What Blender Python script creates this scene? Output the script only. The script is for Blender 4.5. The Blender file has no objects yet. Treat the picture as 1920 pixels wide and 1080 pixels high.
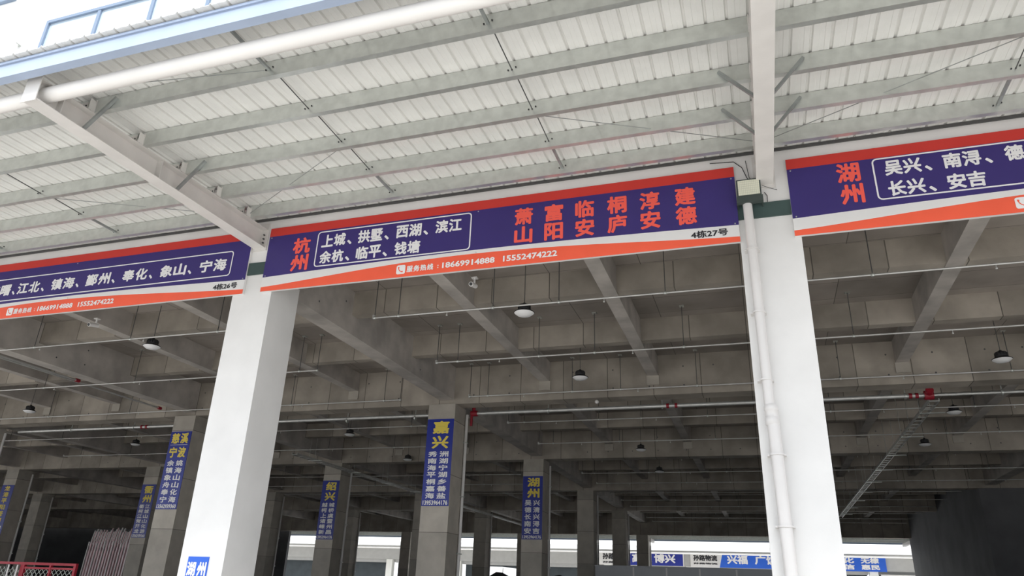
import bpy, math, random
from mathutils import Vector, Matrix
random.seed(7)
S = bpy.context.scene
COL = S.collection
H = 1.6                                   # eye height: geometry is written relative to the eye, H is added

# ------------------------------------------------------------------ camera
cam_d = bpy.data.cameras.new('camera'); cam = bpy.data.objects.new('camera', cam_d); COL.objects.link(cam)
r_ = Vector((0.94951222, 0.31173525, 0.03532243)).normalized()
f_ = Vector((-0.30063759, 0.87191651, 0.38649534)).normalized()
u_ = r_.cross(f_).normalized(); r_ = f_.cross(u_).normalized()
M = Matrix.Identity(4)
for i, v in enumerate((r_, u_, -f_)):
    for j in range(3): M[j][i] = v[j]
M[0][3], M[1][3], M[2][3] = 0.0, 0.0, H
cam.matrix_world = M
cam_d.sensor_width = 36.0; cam_d.lens = 36.0 * 1361.76 / 1920.0
cam_d.clip_start = 0.05; cam_d.clip_end = 1000
S.camera = cam

# ------------------------------------------------------------------ world, sun, exposure
w = bpy.data.worlds.new('hazy_sky'); S.world = w; w.use_nodes = True
nt = w.node_tree; nt.nodes.clear()
out = nt.nodes.new('ShaderNodeOutputWorld'); bg = nt.nodes.new('ShaderNodeBackground')
tc = nt.nodes.new('ShaderNodeTexCoord'); sp = nt.nodes.new('ShaderNodeSeparateXYZ'); cr = nt.nodes.new('ShaderNodeValToRGB')
nt.links.new(tc.outputs['Generated'], sp.inputs[0]); nt.links.new(sp.outputs['Z'], cr.inputs[0])
cr.color_ramp.elements[0].position = 0.0; cr.color_ramp.elements[0].color = (0.93, 0.96, 1.0, 1)
cr.color_ramp.elements[1].position = 1.0; cr.color_ramp.elements[1].color = (0.74, 0.85, 1.0, 1)
nt.links.new(cr.outputs[0], bg.inputs[0]); bg.inputs[1].default_value = 1.35
nt.links.new(bg.outputs[0], out.inputs[0])
sun_d = bpy.data.lights.new('sun', 'SUN'); sun = bpy.data.objects.new('sun', sun_d); COL.objects.link(sun)
sun_d.energy = 3.2; sun_d.angle = math.radians(30); sun_d.color = (1.0, 0.98, 0.95)
sun.rotation_euler = Vector((-0.25, 0.52, -0.82)).to_track_quat('-Z', 'Y').to_euler()
sun.location = (0, -20, 40)
S.view_settings.view_transform = 'Standard'; S.view_settings.look = 'None'
S.view_settings.gamma = 1.0; S.view_settings.exposure = 0.72
S.view_settings.use_curve_mapping = False

# ------------------------------------------------------------------ materials
MATS = {}
def mat(name, col, rough=0.6, metal=0.0, var=0.0, scale=2.0, bump=0.0, seam=None, emis=0.0, spec=0.5, col2=None):
    if name in MATS: return MATS[name]
    m = bpy.data.materials.new(name); m.use_nodes = True
    n = m.node_tree.nodes; l = m.node_tree.links; b = n['Principled BSDF']
    b.inputs['Base Color'].default_value = (*col, 1); b.inputs['Roughness'].default_value = rough
    b.inputs['Metallic'].default_value = metal; b.inputs['Specular IOR Level'].default_value = spec
    g = n.new('ShaderNodeNewGeometry'); src = None
    no = n.new('ShaderNodeTexNoise'); no.inputs['Scale'].default_value = scale; no.inputs['Detail'].default_value = 5
    l.new(g.outputs['Position'], no.inputs['Vector'])
    rp = n.new('ShaderNodeValToRGB')
    k = max(var, 0.02)
    c2 = col2 or tuple(max(0, c * (1 - k)) for c in col)
    rp.color_ramp.elements[0].position = 0.35; rp.color_ramp.elements[0].color = (*c2, 1)
    rp.color_ramp.elements[1].position = 0.65; rp.color_ramp.elements[1].color = (*[min(1, c * (1 + k * .4)) for c in col], 1)
    l.new(no.outputs['Fac'], rp.inputs[0]); src = rp.outputs[0]
    if seam:
        sx = n.new('ShaderNodeSeparateXYZ'); l.new(g.outputs['Position'], sx.inputs[0])
        for ax, pitch, wid in seam:
            md = n.new('ShaderNodeMath'); md.operation = 'MULTIPLY'; md.inputs[1].default_value = 1.0 / pitch
            l.new(sx.outputs[ax], md.inputs[0])
            fr = n.new('ShaderNodeMath'); fr.operation = 'FRACT'; l.new(md.outputs[0], fr.inputs[0])
            lt = n.new('ShaderNodeMath'); lt.operation = 'LESS_THAN'; lt.inputs[1].default_value = wid / pitch
            l.new(fr.outputs[0], lt.inputs[0])
            mx = n.new('ShaderNodeMixRGB'); mx.inputs[2].default_value = (*[c * 0.35 for c in col], 1)
            l.new(lt.outputs[0], mx.inputs[0]); l.new(src, mx.inputs[1]); src = mx.outputs[0]
            # each plywood sheet leaves its own tone
            fl = n.new('ShaderNodeMath'); fl.operation = 'FLOOR'; l.new(md.outputs[0], fl.inputs[0])
            wn = n.new('ShaderNodeTexWhiteNoise'); wn.noise_dimensions = '1D'; l.new(fl.outputs[0], wn.inputs['W'])
            mr = n.new('ShaderNodeMapRange'); mr.inputs[3].default_value = 0.82; mr.inputs[4].default_value = 1.08
            l.new(wn.outputs['Value'], mr.inputs[0])
            mm = n.new('ShaderNodeVectorMath'); mm.operation = 'SCALE'; l.new(src, mm.inputs[0]); l.new(mr.outputs[0], mm.inputs['Scale'])
            src = mm.outputs[0]
    l.new(src, b.inputs['Base Color'])
    if bump:
        bp = n.new('ShaderNodeBump'); bp.inputs['Strength'].default_value = bump; bp.inputs['Distance'].default_value = 0.01
        n2 = n.new('ShaderNodeTexNoise'); n2.inputs['Scale'].default_value = 30; l.new(g.outputs['Position'], n2.inputs['Vector'])
        l.new(n2.outputs['Fac'], bp.inputs['Height']); l.new(bp.outputs[0], b.inputs['Normal'])
    if emis:
        b.inputs['Emission Color'].default_value = (*col, 1); b.inputs['Emission Strength'].default_value = emis
    MATS[name] = m; return m

YARD = mat('yard_concrete', (0.50, 0.475, 0.44), 0.85, var=0.15, scale=0.3, bump=0.2)
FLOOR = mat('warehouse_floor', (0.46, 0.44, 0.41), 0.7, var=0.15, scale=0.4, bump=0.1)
FLOORB = mat('shaded_inner_floor', (0.06, 0.07, 0.085), 0.7, var=0.3, scale=0.5, bump=0.1)  # same floor as in front, darkened and blued to shade the deep hall
FACING = mat('added_facing_wall', (0.38, 0.39, 0.40), 0.8, var=0.1)
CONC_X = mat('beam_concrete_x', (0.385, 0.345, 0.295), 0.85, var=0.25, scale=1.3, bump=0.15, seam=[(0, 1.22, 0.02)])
CONC_Y = mat('beam_concrete_y', (0.47, 0.435, 0.40), 0.85, var=0.25, scale=1.6, bump=0.15)  # paler than the other beams to imitate floor bounce on the undersides
CONC_S = mat('slab_concrete', (0.35, 0.31, 0.275), 0.85, var=0.2, scale=1.0, bump=0.1, seam=[(0, 1.83, 0.015), (1, 0.915, 0.012)])
CONC_P = mat('pillar_concrete', (0.50, 0.46, 0.40), 0.8, var=0.12, scale=2.5, bump=0.1, seam=[(2, 1.5, 0.015)])
WHITE = mat('white_wall_paint', (0.775, 0.765, 0.75), 0.7, var=0.05, scale=1.5, bump=0.05)
WHITEUP = mat('upper_wall_paint', (0.86, 0.86, 0.85), 0.7, var=0.04, scale=1.0)
GREEN = mat('dark_green_band', (0.05, 0.085, 0.08), 0.6, var=0.1)
SHEET = mat('canopy_sheet', (0.76, 0.755, 0.725), 0.5, var=0.05, scale=3.0)
GALV = mat('galvanised_steel', (0.62, 0.64, 0.61), 0.32, 0.7, var=0.10, scale=7.0)
GALVB = mat('dull_strut_steel', (0.34, 0.36, 0.35), 0.45, 0.5, var=0.15, scale=7.0)
STEELW = mat('white_painted_steel', (0.70, 0.675, 0.645), 0.45, var=0.06, scale=3.0)
TUBEW = mat('white_tube_paint', (0.82, 0.80, 0.77), 0.3, var=0.03)
FASCIA = mat('pale_blue_fascia', (0.35, 0.42, 0.55), 0.4, var=0.06)
NAVY = mat('banner_navy', (0.043, 0.028, 0.170), 0.45, var=0.05)
REDTOP = mat('banner_red', (0.60, 0.045, 0.035), 0.45, var=0.04)
ORANGE = mat('banner_orange', (0.93, 0.125, 0.06), 0.45, var=0.04)
BWHITE = mat('banner_white', (0.78, 0.77, 0.76), 0.5, var=0.03)
LWHITE = mat('white_lettering', (0.86, 0.85, 0.85), 0.5)
LRED = mat('red_lettering', (0.93, 0.12, 0.085), 0.5)
LBLACK = mat('black_lettering', (0.02, 0.02, 0.025), 0.5)
SIGNB = mat('sign_blue', (0.02, 0.035, 0.30), 0.35, var=0.1, scale=1.0)
SIGNB2 = mat('bright_sign_blue', (0.025, 0.13, 0.66), 0.4, var=0.05)
YELLOW = mat('yellow_lettering', (0.85, 0.68, 0.10), 0.5)
PVC = mat('white_pvc', (0.70, 0.68, 0.665), 0.35, var=0.03)
PIPE = mat('galvanised_pipe', (0.62, 0.62, 0.60), 0.32, 0.5, var=0.1, scale=5)
BLACK = mat('black_plastic', (0.018, 0.018, 0.02), 0.5)
RODM = mat('dark_rod_steel', (0.10, 0.10, 0.10), 0.5, 0.3)
REFL = mat('lamp_reflector', (0.88, 0.88, 0.88), 0.4, var=0.02)
REDP = mat('red_fire_paint', (0.28, 0.012, 0.025), 0.4, var=0.1)
LED = mat('led_lens', (0.80, 0.80, 0.66), 0.25)
LEDBASE = mat('led_board', (0.62, 0.62, 0.52), 0.5)
FLOODG = mat('flood_housing', (0.05, 0.065, 0.06), 0.5)
FRAME = mat('window_frame_paint', (0.16, 0.21, 0.29), 0.4)
GLASS = mat('window_glass', (0.50, 0.58, 0.66), 0.06, 0.2, var=0.04)
PINK = mat('pink_sheet_plastic', (0.80, 0.58, 0.60), 0.4, var=0.2, scale=3)
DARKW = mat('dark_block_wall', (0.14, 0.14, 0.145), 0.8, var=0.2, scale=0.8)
GREYBOX = mat('grey_box_panel', (0.42, 0.43, 0.45), 0.5, var=0.06, scale=1.5)
TARP = mat('dark_tarpaulin', (0.12, 0.12, 0.125), 0.6, var=0.3, scale=3, bump=0.3)
FARW = mat('far_wall', (0.50, 0.50, 0.49), 0.7, var=0.05)
FARWH = mat('far_parapet_white', (0.88, 0.88, 0.84), 0.7)
DARKOPEN = mat('opening_dark', (0.06, 0.075, 0.085), 0.6, var=0.2, scale=1)
MESHW = mat('mesh_wire', (0.55, 0.60, 0.55), 0.4, 0.3)

# ------------------------------------------------------------------ mesh helpers
class MB:
    def __init__(s): s.v = []; s.f = []; s.sm = []
    def add(s, vs, fs, smooth=False):
        o = len(s.v); s.v += [tuple(p) for p in vs]; s.f += [tuple(i + o for i in f) for f in fs]; s.sm += [smooth] * len(fs); return s
    def box(s, x0, x1, y0, y1, z0, z1):
        return s.add([(x0,y0,z0),(x1,y0,z0),(x1,y1,z0),(x0,y1,z0),(x0,y0,z1),(x1,y0,z1),(x1,y1,z1),(x0,y1,z1)],
                     [(0,3,2,1),(4,5,6,7),(0,1,5,4),(1,2,6,5),(2,3,7,6),(3,0,4,7)])
    def tube(s, p, q, r, n=10, r2=None, smooth=True, caps=True):
        p = Vector(p); q = Vector(q); d = (q - p).normalized(); r2 = r if r2 is None else r2
        a = d.cross(Vector((0,0,1)) if abs(d.z) < .9 else Vector((1,0,0))).normalized(); b = d.cross(a)
        vs = [];
        for c, rr in ((p, r), (q, r2)):
            for i in range(n):
                t = 2*math.pi*i/n; vs.append(c + a*math.cos(t)*rr + b*math.sin(t)*rr)
        s.add(vs, [(i, (i+1) % n, n+(i+1) % n, n+i) for i in range(n)], smooth)
        if caps: s.add(vs[:n], [tuple(range(n))[::-1]]); s.add(vs[n:], [tuple(range(n))])
        return s
    def bar(s, p, q, a, b, up=(0,0,1)):
        p = Vector(p); q = Vector(q); d = (q - p).normalized(); up = Vector(up)
        if abs(d.dot(up)) > .98: up = Vector((0,1,0))
        u = d.cross(up).normalized() * a/2; v = u.normalized().cross(d).normalized() * b/2
        vs = [p-u-v, p+u-v, p+u+v, p-u+v, q-u-v, q+u-v, q+u+v, q-u+v]
        return s.add(vs, [(0,1,2,3),(7,6,5,4),(0,4,5,1),(1,5,6,2),(2,6,7,3),(3,7,4,0)])
    def lathe(s, prof, c, n=20, smooth=True):
        k = len(prof); vs = []
        for r, z in prof:
            for i in range(n):
                t = 2*math.pi*i/n; vs.append((c[0]+r*math.cos(t), c[1]+r*math.sin(t), c[2]+z))
        fs = [(j*n+i, j*n+(i+1) % n, (j+1)*n+(i+1) % n, (j+1)*n+i) for j in range(k-1) for i in range(n)]
        s.add(vs, fs, smooth)
        s.add(vs[:n], [tuple(range(n))[::-1]]); s.add(vs[-n:], [tuple(range(n))]); return s
    def sweep_x(s, prof, x0, x1):         # closed (y,z) outline extruded along X
        n = len(prof)
        vs = [(x0, y, z) for y, z in prof] + [(x1, y, z) for y, z in prof]
        return s.add(vs, [(i, (i+1) % n, n+(i+1) % n, n+i) for i in range(n)] + [tuple(range(n))[::-1], tuple(range(n, 2*n))])
    def build(s, name, m, parent=None, origin=None):
        me = bpy.data.meshes.new(name); o = bpy.data.objects.new(name, me); COL.objects.link(o)
        if parent is not None:
            base = wloc(parent); o.parent = parent
        else:
            if origin is None:
                xs = [p[0] for p in s.v]; ys = [p[1] for p in s.v]; zs = [p[2] for p in s.v]
                origin = ((min(xs)+max(xs))/2, (min(ys)+max(ys))/2, min(zs))
            o.location = (origin[0], origin[1], origin[2] + H); base = Vector(o.location)
        if name in ('bolt', 'screw', 'cooling_fin', 'trapeze_hanger', 'pipe_clamp', 'bracket', 'clamp', 'cleat'): o['kind'] = 'stuff'
        me.from_pydata([(x-base[0], y-base[1], z+H-base[2]) for x, y, z in s.v], [], s.f)
        me.polygons.foreach_set('use_smooth', s.sm)
        me.materials.append(m); me.update()
        return o
def wloc(o):
    v = Vector(o.location)
    while o.parent is not None: o = o.parent; v += Vector(o.location)
    return v
def empty(name, loc):
    o = bpy.data.objects.new(name, None); COL.objects.link(o); o.location = (loc[0], loc[1], loc[2]+H); o.empty_display_size = .1; return o
def tag(o, label=None, cat=None, group=None, kind=None):
    if isinstance(o, list):
        for q in o: tag(q, label, cat, group, kind)
        return o
    if label: o['label'] = label
    if cat: o['category'] = cat
    if group: o['group'] = group
    if kind: o['kind'] = kind
    return o
def struct(o): o['kind'] = 'structure'; return o
def copy_tree(o, parent=None):
    c = o.copy(); COL.objects.link(c); c.parent = parent
    for ch in list(o.children): copy_tree(ch, c)
    return c
B = lambda *a: MB().box(*a)

class TX(MB):                              # lettering: every character a mesh of its own, a run of small digits one piece
    def __init__(s): s.pieces = []
    def build(s, name, m, parent):
        r = []
        for txt, mb in s.pieces:
            o = mb.build('character' if len(txt) == 1 else 'number_line', m, parent)
            if len(txt) > 1: o['kind'] = 'stuff'
            r.append(o)
        return r
# text: returns flat glyph mesh (verts in a unit frame) fitted to a box on a facade plane y
_tc = {}
def glyphs(txt, bold):
    k = (txt, bold)
    if k in _tc: return _tc[k]
    cu = bpy.data.curves.new('t', 'FONT'); cu.body = txt; cu.size = 1.0; cu.offset = bold; cu.resolution_u = 2; cu.extrude = 0.0
    ob = bpy.data.objects.new('t', cu); COL.objects.link(ob)
    bpy.context.view_layer.update()
    me = bpy.data.meshes.new_from_object(ob.evaluated_get(bpy.context.evaluated_depsgraph_get()))
    vs = [tuple(v.co) for v in me.vertices]; fs = [tuple(p.vertices) for p in me.polygons]
    bpy.data.objects.remove(ob); bpy.data.curves.remove(cu); bpy.data.meshes.remove(me)
    x0 = min(v[0] for v in vs); x1 = max(v[0] for v in vs); y0 = min(v[1] for v in vs); y1 = max(v[1] for v in vs)
    _tc[k] = (vs, fs, x0, x1, y0, y1); return _tc[k]
def text_to(mb, txt, x0, x1, z0, z1, y, bold=0.03, italic=0.0):
    vs, fs, a0, a1, b0, b1 = glyphs(txt, 0.0)
    d = bold * 1.2
    if isinstance(mb, TX):
        q = MB(); mb.pieces.append((txt, q)); mb = q
    sx = (x1-x0)/(a1-a0+2*d); sz = (z1-z0)/(b1-b0+2*d)
    offs = [(0, 0)] if bold < .015 else [(0, 0)]+[(math.cos(k*math.pi/4)*d, math.sin(k*math.pi/4)*d) for k in range(8)]
    for n_, (ox, oz) in enumerate(offs):     # stroke weight: the outline laid over itself, shifted all round
        mb.add([(x0 + (v[0]-a0+d+ox)*sx, y - n_*.00012, z0 + (v[1]-b0+d+oz)*sz) for v in vs], fs)
    return mb
def hanzi(mb, ch, xc, zc, w, h, y, bold=0.03):   # one character fitted in a cell
    return text_to(mb, ch, xc-w/2, xc+w/2, zc-h/2, zc+h/2, y, bold)

# ------------------------------------------------------------------ setting: ground, floor, frame
CX = [-36.0, -26.6, -17.4, -8.41, 0.455, 9.33, 18.2]       # pillar lines
RY = [19.1, 28.2, 37.3, 46.4, 55.5]                          # pillar rows behind the facade
ZS = 5.95                                                     # slab underside
struct(B(-140, 140, -60, 10.0, -H-.3, -H).build('ground', YARD))
struct(B(-140, 140, 55.9, 150, -H-.3, -H).build('ground', YARD))
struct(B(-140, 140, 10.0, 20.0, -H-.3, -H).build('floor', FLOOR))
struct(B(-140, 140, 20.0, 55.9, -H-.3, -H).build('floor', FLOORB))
ceil = struct(B(-74, 27, 10.45, 56.0, ZS, ZS+.3).build('ceiling', CONC_S))
# beams running in depth
for i, c in enumerate(CX):
    x = -8.29 if i == 3 else c+.1
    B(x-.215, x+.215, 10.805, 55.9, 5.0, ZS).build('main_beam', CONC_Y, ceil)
    if i < len(CX)-1:
        p = CX[i+1]-c
        for k in (1, 2):
            xb = c + p*k/3 + (.06)
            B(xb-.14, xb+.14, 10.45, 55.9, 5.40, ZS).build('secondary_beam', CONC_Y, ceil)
for x in (-72.0, -63.0, -54.0, -45.0):
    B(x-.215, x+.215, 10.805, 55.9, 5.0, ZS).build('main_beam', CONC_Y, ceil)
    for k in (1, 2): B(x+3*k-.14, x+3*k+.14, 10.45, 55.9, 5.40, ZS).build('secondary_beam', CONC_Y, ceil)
# beams along the facade direction
rows = [10.4]+RY
for j in range(len(rows)-1):
    a, b = rows[j], rows[j+1]
    for k in (1, 2):
        y = a + (b-a)*k/3 - (.1 if j else .05-.0)
        if j == 0: y = (12.87+.12, 15.87+.12)[k-1]
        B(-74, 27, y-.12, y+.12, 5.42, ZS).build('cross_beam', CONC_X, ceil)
for j, y in enumerate(RY):
    zb = 4.88 if j < 4 else 4.15
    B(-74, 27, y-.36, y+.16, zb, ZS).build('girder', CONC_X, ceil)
# haunch pads where secondary beams meet the first girders
for j in (0, 1):
    for i in range(1, 6):
        p = CX[i+1]-CX[i]
        for k in (1, 2):
            xb = CX[i]+p*k/3+.06
            B(xb-.16, xb+.16, RY[j]-.40, RY[j]-.361, 5.15, 5.40).build('beam_pad', CONC_P, ceil)
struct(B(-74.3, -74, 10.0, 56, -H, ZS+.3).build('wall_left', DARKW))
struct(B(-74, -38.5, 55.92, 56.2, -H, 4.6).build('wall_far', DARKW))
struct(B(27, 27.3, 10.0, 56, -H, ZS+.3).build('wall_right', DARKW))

# formwork tie holes, drawn as small dark discs, on the first girders and the main beam sides
rh = random.Random(3)
for j in (0, 1):
    m = MB(); y = RY[j]-.36; x = -30.0
    while x < 12:
        for z in (5.12, 5.62):
            if rh.random() < .7: m.tube((x, y-.003, z), (x, y+.002, z), .022, 8)
        x += rh.uniform(.75, 1.1)
    m.build('tie_hole', RODM, ceil)['kind'] = 'stuff'
m = MB()
for xb in (-8.29+.215, -17.3+.215):
    y = 11.6
    while y < 18.4:
        for z in (5.25, 5.65):
            if rh.random() < .6:
                zz = z+rh.uniform(-.04, .04); m.tube((xb-.002, y, zz), (xb+.003, y, zz), .022, 8)
        y += rh.uniform(.8, 1.2)
m.build('tie_hole', RODM, ceil)['kind'] = 'stuff'
# the opposite side of the yard, behind the eye: an unseen warehouse added to close off the low sky
fo = struct(B(-90, 90, -62, -48, -H, 11.5).build('wall_sky_blocker', FACING))
for i in range(19):
    x = -81+i*9.0
    B(x-3.6, x+3.6, -48.0, -47.9, -H, 4.6).build('loading_door', DARKOPEN, fo)
# facade wall above the openings
wf = struct(B(-74.3, 27.3, 10.0, 10.45, 5.16, 12.05).build('wall_front', WHITE))
struct(B(-74.3, 27.3, 10.0, 10.8, 12.05, 24.0).build('wall_upper', WHITEUP))
for i, (a, b) in enumerate(((-36.4, -35.6), (-17.8, -16.9), (-8.83, -7.98), (.03, .88), (8.9, 9.75))):
    struct(B(a-.02, b+.02, 9.975, 9.999, 5.17, 5.41).build('trim_%d' % (i+1), GREEN))

# upper windows
def window(n, x0, x1, z0, z1, mull):
    w_ = empty('window_%d' % n, ((x0+x1)/2, 9.95, z0)); struct(w_)
    fr = MB(); t = .09
    fr.box(x0, x1, 9.90, 9.998, z1-t, z1); fr.box(x0, x1, 9.90, 9.998, z0, z0+t)
    fr.box(x0, x0+t, 9.90, 9.998, z0+t, z1-t); fr.box(x1-t, x1, 9.90, 9.998, z0+t, z1-t)
    fr.build('window_frame', FRAME, w_)
    xs = [x0+t]+mull+[x1-t]
    for m_ in mull: B(m_-.05, m_+.05, 9.91, 9.99, z0+t, z1-t).build('mullion', FRAME, w_)
    for a, b in zip(xs[:-1], xs[1:]):
        B(a+.0, b-.0, 9.955, 9.975, z0+t, z1-t).build('pane', GLASS, w_)
window(1, -16.25, -7.2, 10.6, 13.05, [-14.5, -12.8, -11.1, -9.3])
window(2, -27.0, -18.3, 10.6, 13.0, [-25.2, -23.5, -21.8, -20.0])
window(3, -27.0, -17.9, 14.25, 16.6, [-25.2, -23.5, -21.8, -20.0])
window(4, -16.25, -7.2, 14.25, 16.6, [-14.5, -12.8, -11.1, -9.3])
tp = MB(); tp.tube((-17.1, 9.9, 6.4), (-17.1, 9.9, 23.5), .055, 10)
ud = tag(tp.build('downpipe', PVC), 'white downpipe on the bright upper wall left of the window band', 'pipe')
cl = MB()
for z in (8.5, 10.5, 12.5, 14.5): cl.box(-17.18, -17.02, 9.86, 9.998, z, z+.04)
cl.build('clamp', GALV, ud)

# ------------------------------------------------------------------ facade columns
names_col = {-17.35: 'white facade column at the far left end, two bays left of the floodlight',
             -8.405: 'white square facade column carrying a small blue sign near its foot',
             .455: 'white square facade column with a downpipe and a floodlight at its head',
             9.33: 'white square facade column beyond the right-hand banner'}
for x, lb in names_col.items():
    o = B(x-.415, x+.415, 10.0, 10.8, -H, 5.16).build('facade_column', WHITE, origin=(x, 10.4, -H))
    tag(o, lb, 'column')

# inner pillars
def px(i, j):
    if i == 7: return -45.0
    return -27.1 if (i == 1 and j > 0) else CX[i]
PL = {(3,0): 'concrete pillar with the large yellow and white sign behind the first white column',
      (3,1): 'concrete pillar with a blue sign, second in line behind the first white column',
      (3,2): 'bare concrete pillar, third in line behind the first white column',
      (3,3): 'bare concrete pillar, fourth in line behind the first white column',
      (3,4): 'bare concrete pillar at the far opening, last in line behind the first white column',
      (2,0): 'concrete pillar with the two-name blue sign beside the first white column',
      (2,1): 'concrete pillar with a narrow blue sign between the two white columns',
      (2,2): 'dark bare pillar just behind the narrow-signed pillar of the left line',
      (2,3): 'dark bare pillar, fourth of the line left of the centre pillar',
      (2,4): 'dark bare pillar at the far opening, last of the line left of the centre pillar',
      (1,0): 'bare pillar cut by the left edge of the view above the red mesh barrier',
      (1,1): 'pillar with a dim blue sign beside the pink corrugated sheets',
      (1,2): 'shaded pillar behind the pink corrugated sheets',
      (1,3): 'shaded pillar far behind the pink sheets, fourth row in',
      (1,4): 'shaded pillar at the far opening behind the pink sheets',
      (0,1): 'pillar with the yellow one-column sign at the left edge of the view',
      (0,2): 'shaded pillar behind the red mesh barrier, third row in',
      (4,1): 'bare pillar hidden in line with the floodlight column, second row in',
      (4,2): 'bare pillar in line with the floodlight column, third row in',
      (4,3): 'bare pillar in line with the floodlight column, fourth row in'}
PL.update({(7,2): 'shaded pillar beyond the red mesh barrier, deep at the left, nearer one', (7,3): 'shaded pillar beyond the red mesh barrier, deep at the left, farther one'})
for (i, j), lb in PL.items():
    if i == 4: continue
    x = px(i, j); y = RY[j]
    e = empty('concrete_pillar', (x, y, -H)); tag(e, lb, 'pillar')
    top = 4.88 if j < 4 else 4.15
    B(x-.41, x+.41, y-.41, y+.41, -H, top).build('shaft', CONC_P, e)
    d = MB(); d.tube((x+.47, y+.36, -H), (x+.47, y+.36, top-.15), .045, 8)
    d.build('standpipe', PVC, e)
    d = MB()
    for z in (-.6, .9, 2.4, 3.9):
        if z < top-.3: d.box(x+.411, x+.53, y+.30, y+.42, z, z+.03)
    d.build('pipe_clamp', GALV, e)

# ------------------------------------------------------------------ banners
def rrect(mb, x0, x1, z0, z1, y, r=.07, t=.022, cut_left=False):
    pts = []
    for cx, cz, a0 in ((x1-r, z1-r, 0), (x0+r, z1-r, 90), (x0+r, z0+r, 180), (x1-r, z0+r, 270)):
        for k in range(5):
            a = math.radians(a0+k*22.5); pts.append((cx, cz, math.cos(a), math.sin(a)))
    n = len(pts); vs = [(cx+c*r, y, cz+s*r) for cx, cz, c, s in pts] + [(cx+c*(r-t), y, cz+s*(r-t)) for cx, cz, c, s in pts]
    mb.add(vs, [(i, (i+1) % n, n+(i+1) % n, n+i) for i in range(n)]); return mb
def phone_icon(parent, x, z, s, y):
    pts = []
    r = s*.18
    for cx, cz, a0 in ((x+s/2-r, z+s/2-r, 0), (x-s/2+r, z+s/2-r, 90), (x-s/2+r, z-s/2+r, 180), (x+s/2-r, z-s/2+r, 270)):
        for k in range(4):
            a = math.radians(a0+k*30); pts.append((cx+math.cos(a)*r, y, cz+math.sin(a)*r))
    tag(MB().add(pts, [tuple(range(len(pts)))]).build('phone_icon', LWHITE, parent), 'white rounded phone symbol')
    m = MB(); q = []
    for k in range(9):
        a = math.radians(180+k*11.25*1.0); q.append((a))
    inn = []; ou = []
    cx, cz = x+s*.22, z+s*.24
    for k in range(9):
        a = math.radians(172 + k*12.5)
        ww = .05 + (.05 if k in (0, 1, 7, 8) else 0)
        inn.append((cx+math.cos(a)*s*(.50-ww), y-.001, cz+math.sin(a)*s*(.50-ww))); ou.append((cx+math.cos(a)*s*(.50+ww*.6), y-.001, cz+math.sin(a)*s*(.50+ww*.6)))
    m.add(inn+ou, [(i, i+1, 9+i+1, 9+i) for i in range(8)]).build('phone_handset', ORANGE, parent)
YB = 9.945
def banner(x0, x1, label, arc_peak):
    e = empty('banner', ((x0+x1)/2, 9.97, 4.8)); tag(e, label, 'banner', 'navy shop banners over the openings')
    z0, z1 = 4.80, 6.06
    # steel box behind, then the printed face pieces
    B(x0, x1, YB+.006, 9.997, z0, z1).build('backing_frame', BWHITE, e)
    B(x0, x1, YB, YB+.006, 5.89, z1).build('top_stripe', REDTOP, e)
    # navy field: bottom edge bows up slightly; white band under it; orange swoosh along the foot
    N = 24; L = x1-x0
    def zn(t): return 5.075 + .075*math.sin(math.pi*min(1, max(0, t)))**1.0
    def zo(t): 
        s = t/arc_peak if t < arc_peak else (1-t)/(1-arc_peak)
        return 4.885 + .20*(math.sin(math.pi/2*s))**1.25
    nav = [(x0+L*k/N, YB, zn(k/N)) for k in range(N+1)] + [(x0+L*k/N, YB, 5.89) for k in range(N+1)]
    MB().add(nav, [(k, k+1, N+2+k, N+1+k) for k in range(N)]).build('navy_field', NAVY, e)
    wh = [(x0+L*k/N, YB, min(zo(k/N), zn(k/N)-.004)) for k in range(N+1)] + [(x0+L*k/N, YB, zn(k/N)) for k in range(N+1)]
    MB().add(wh, [(k, k+1, N+2+k, N+1+k) for k in range(N)]).build('white_band', BWHITE, e)
    og = [(x0+L*k/N, YB, z0) for k in range(N+1)] + [(x0+L*k/N, YB, min(zo(k/N), zn(k/N)-.004)) for k in range(N+1)]
    MB().add(og, [(k, k+1, N+2+k, N+1+k) for k in range(N)]).build('orange_swoosh', ORANGE, e)
    b = MB()
    for x in (x0+.05, (x0+x1)/2, x1-.05):
        b.tube((x, YB-.006, z1-.2), (x, YB, z1-.2), .012, 6); b.tube((x, YB-.006, z0+.3), (x, YB, z0+.3), .012, 6)
    b.build('screw', GALV, e)
    return e
YT = YB-.004
def place_row(e, items, z0, z1, m, bold=.03, name='lettering', lab=None):
    mb = MB()
    for txt, a, b in items: text_to(mb, txt, a, b, z0, z1, YT, bold)
    o = mb.build(name, m, e)
    if lab: o['label'] = lab
    return o
def chars(mb, s, x0, pitch, w, h, zc, bold=.035):
    for k, ch in enumerate(s):
        if ch == '、': text_to(mb, ch, x0+k*pitch+.0, x0+k*pitch+.10, zc-h*.5, zc-h*.5+.085, YT, bold)
        elif ch != ' ': hanzi(mb, ch, x0+k*pitch+w/2, zc, w, h, YT, bold)
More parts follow.
